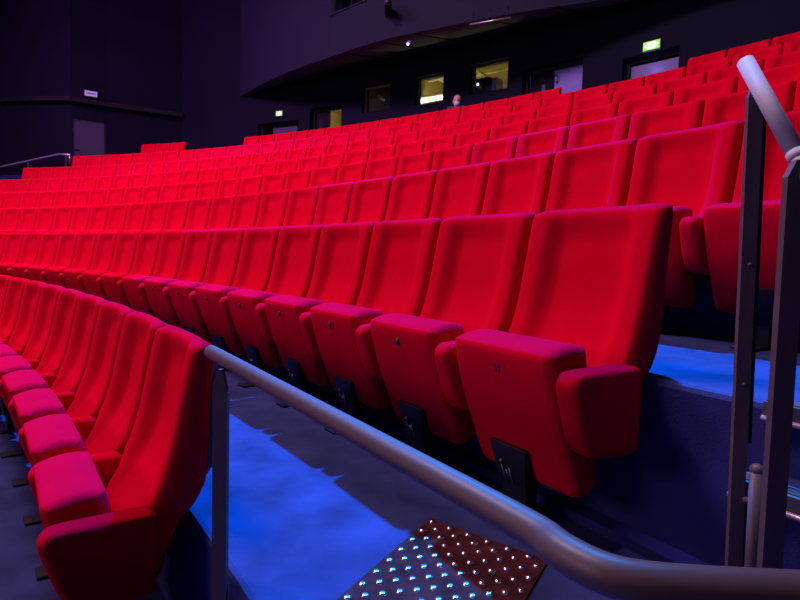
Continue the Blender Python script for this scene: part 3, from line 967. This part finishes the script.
# ------------------------------------------------------------------ lights
def area(name, loc, target, size, power, col, sy=None, spread=None):
    l = bpy.data.lights.new(name, 'AREA'); l.energy = power; l.color = col; l.size = size
    if sy: l.shape = 'RECTANGLE'; l.size_y = sy
    if spread: l.spread = spread
    o = bpy.data.objects.new(name, l); COL.objects.link(o); o.location = loc
    o.rotation_euler = (Vector(target)-Vector(loc)).to_track_quat('-Z', 'Y').to_euler()
    return o
def spot(name, loc, target, power, col, angle, radius=.1, blend=.4):
    l = bpy.data.lights.new(name, 'SPOT'); l.energy = power; l.color = col; l.spot_size = math.radians(angle); l.spot_blend = blend; l.shadow_soft_size = radius
    o = bpy.data.objects.new(name, l); COL.objects.link(o); o.location = loc
    o.rotation_euler = (Vector(target)-Vector(loc)).to_track_quat('-Z', 'Y').to_euler()
    return o
def point(name, loc, power, col, r=.1):
    l = bpy.data.lights.new(name, 'POINT'); l.energy = power; l.color = col; l.shadow_soft_size = r
    o = bpy.data.objects.new(name, l); COL.objects.link(o); o.location = loc; return o
# stage side wash from the front left
area('stage_wash', (-5.2, 4.8, 10.6), (-1.6, 4.0, 1.0), 3.0, 1180, (1, .72, .92), 2.0)
area('far_wash', (-11, 8.5, 10.5), (-5, 14, 3), 4.0, 520, (.95, .22, 1.0), 2.0, spread=math.radians(110))
area('added_front_fill', (-12.5, -1.5, 4.6), (0, 3.5, 1.2), 5.0, 420, (1, .60, .72), 2.5)  # added fill that brightens the cushion fronts
# blue house lights overhead, slightly behind the rows
bt = frame_pt(1, .9, .3, zB)
bdir = (frame_pt(1, -1, 0, 0) - frame_pt(1, 0, 0, 0)).normalized()
tdir = (frame_pt(1, 0, -1, 0) - frame_pt(1, 0, 0, 0)).normalized()
bl = bt + bdir*3.3 + tdir*3.4 + Vector((0, 0, 7.3))
spot('blue_house_light', bl, (-.60, 3.2, .6), 17500, (.0, .26, 1.0), 40.5, .10, .25)
bt2 = pol(ROW_R[3], 1.0, 1.8); spot('blue_house_light', bt2 + Vector((1.2, 2.2, 6.0)), bt2, 3500, (.02, .08, 1.0), 110, .2, .6)
# added lavender fill spot that brightens the right handrail
spot('rail_fill_light', (.98, 1.05, 6.6), (.86, 1.17, 1.5), 700, (.60, .54, 1.0), 9, .10, .5)
# rooms behind the openings
pm = pol(RB+.5, .885, 3.45+ZO); point('booth_lamp', pm, 24, (1, .88, .45), .1)
pm = pol(RB+.5, .935, 3.45+ZO); point('booth_lamp', pm, 28, (1, .88, .45), .1)
pm = pol(RB+.5, .985, 3.45+ZO); point('booth_lamp', pm, 5, (1, .8, .5), .1)
for a, z, e, c in ((.757, 3.62, 1.5, (.45, .34, 1)), (.812, 3.9, 4, (.45, .34, 1)), (1.032, 3.9, 6, (1, .85, .5)), (1.095, 3.5, .25, (.5, .5, 1))):
    point('doorway_fill', pol(RB+.45 if a > .76 else WALL_R+.06, a, z+ZO), e, c, .08)  # added lamps that brighten the door openings

w = bpy.data.worlds.new('world'); S.world = w; w.use_nodes = True
bg = w.node_tree.nodes['Background']; bg.inputs[0].default_value = (.20, .17, .56, 1); bg.inputs[1].default_value = .15

# ------------------------------------------------------------------ camera
cd = bpy.data.cameras.new('camera'); cam = bpy.data.objects.new('camera', cd); COL.objects.link(cam); S.camera = cam
cd.sensor_width = 36; cd.sensor_fit = 'HORIZONTAL'; cd.lens = F_PX*36/800; cd.clip_start = .02
Fw = Vector((0, cos(PITCH), sin(PITCH))); R_ = Vector((1, 0, 0)); U = Vector((0, -sin(PITCH), cos(PITCH)))
X = R_*cos(ROLL) + U*sin(ROLL); Y = -R_*sin(ROLL) + U*cos(ROLL); Z = -Fw
cam.matrix_world = Matrix(((X.x, Y.x, Z.x, 0), (X.y, Y.y, Z.y, 0), (X.z, Y.z, Z.z, ZO), (0, 0, 0, 1)))

S.view_settings.view_transform = 'Standard'; S.view_settings.look = 'None'
S.view_settings.exposure = 0; S.view_settings.gamma = 1; S.view_settings.use_curve_mapping = False
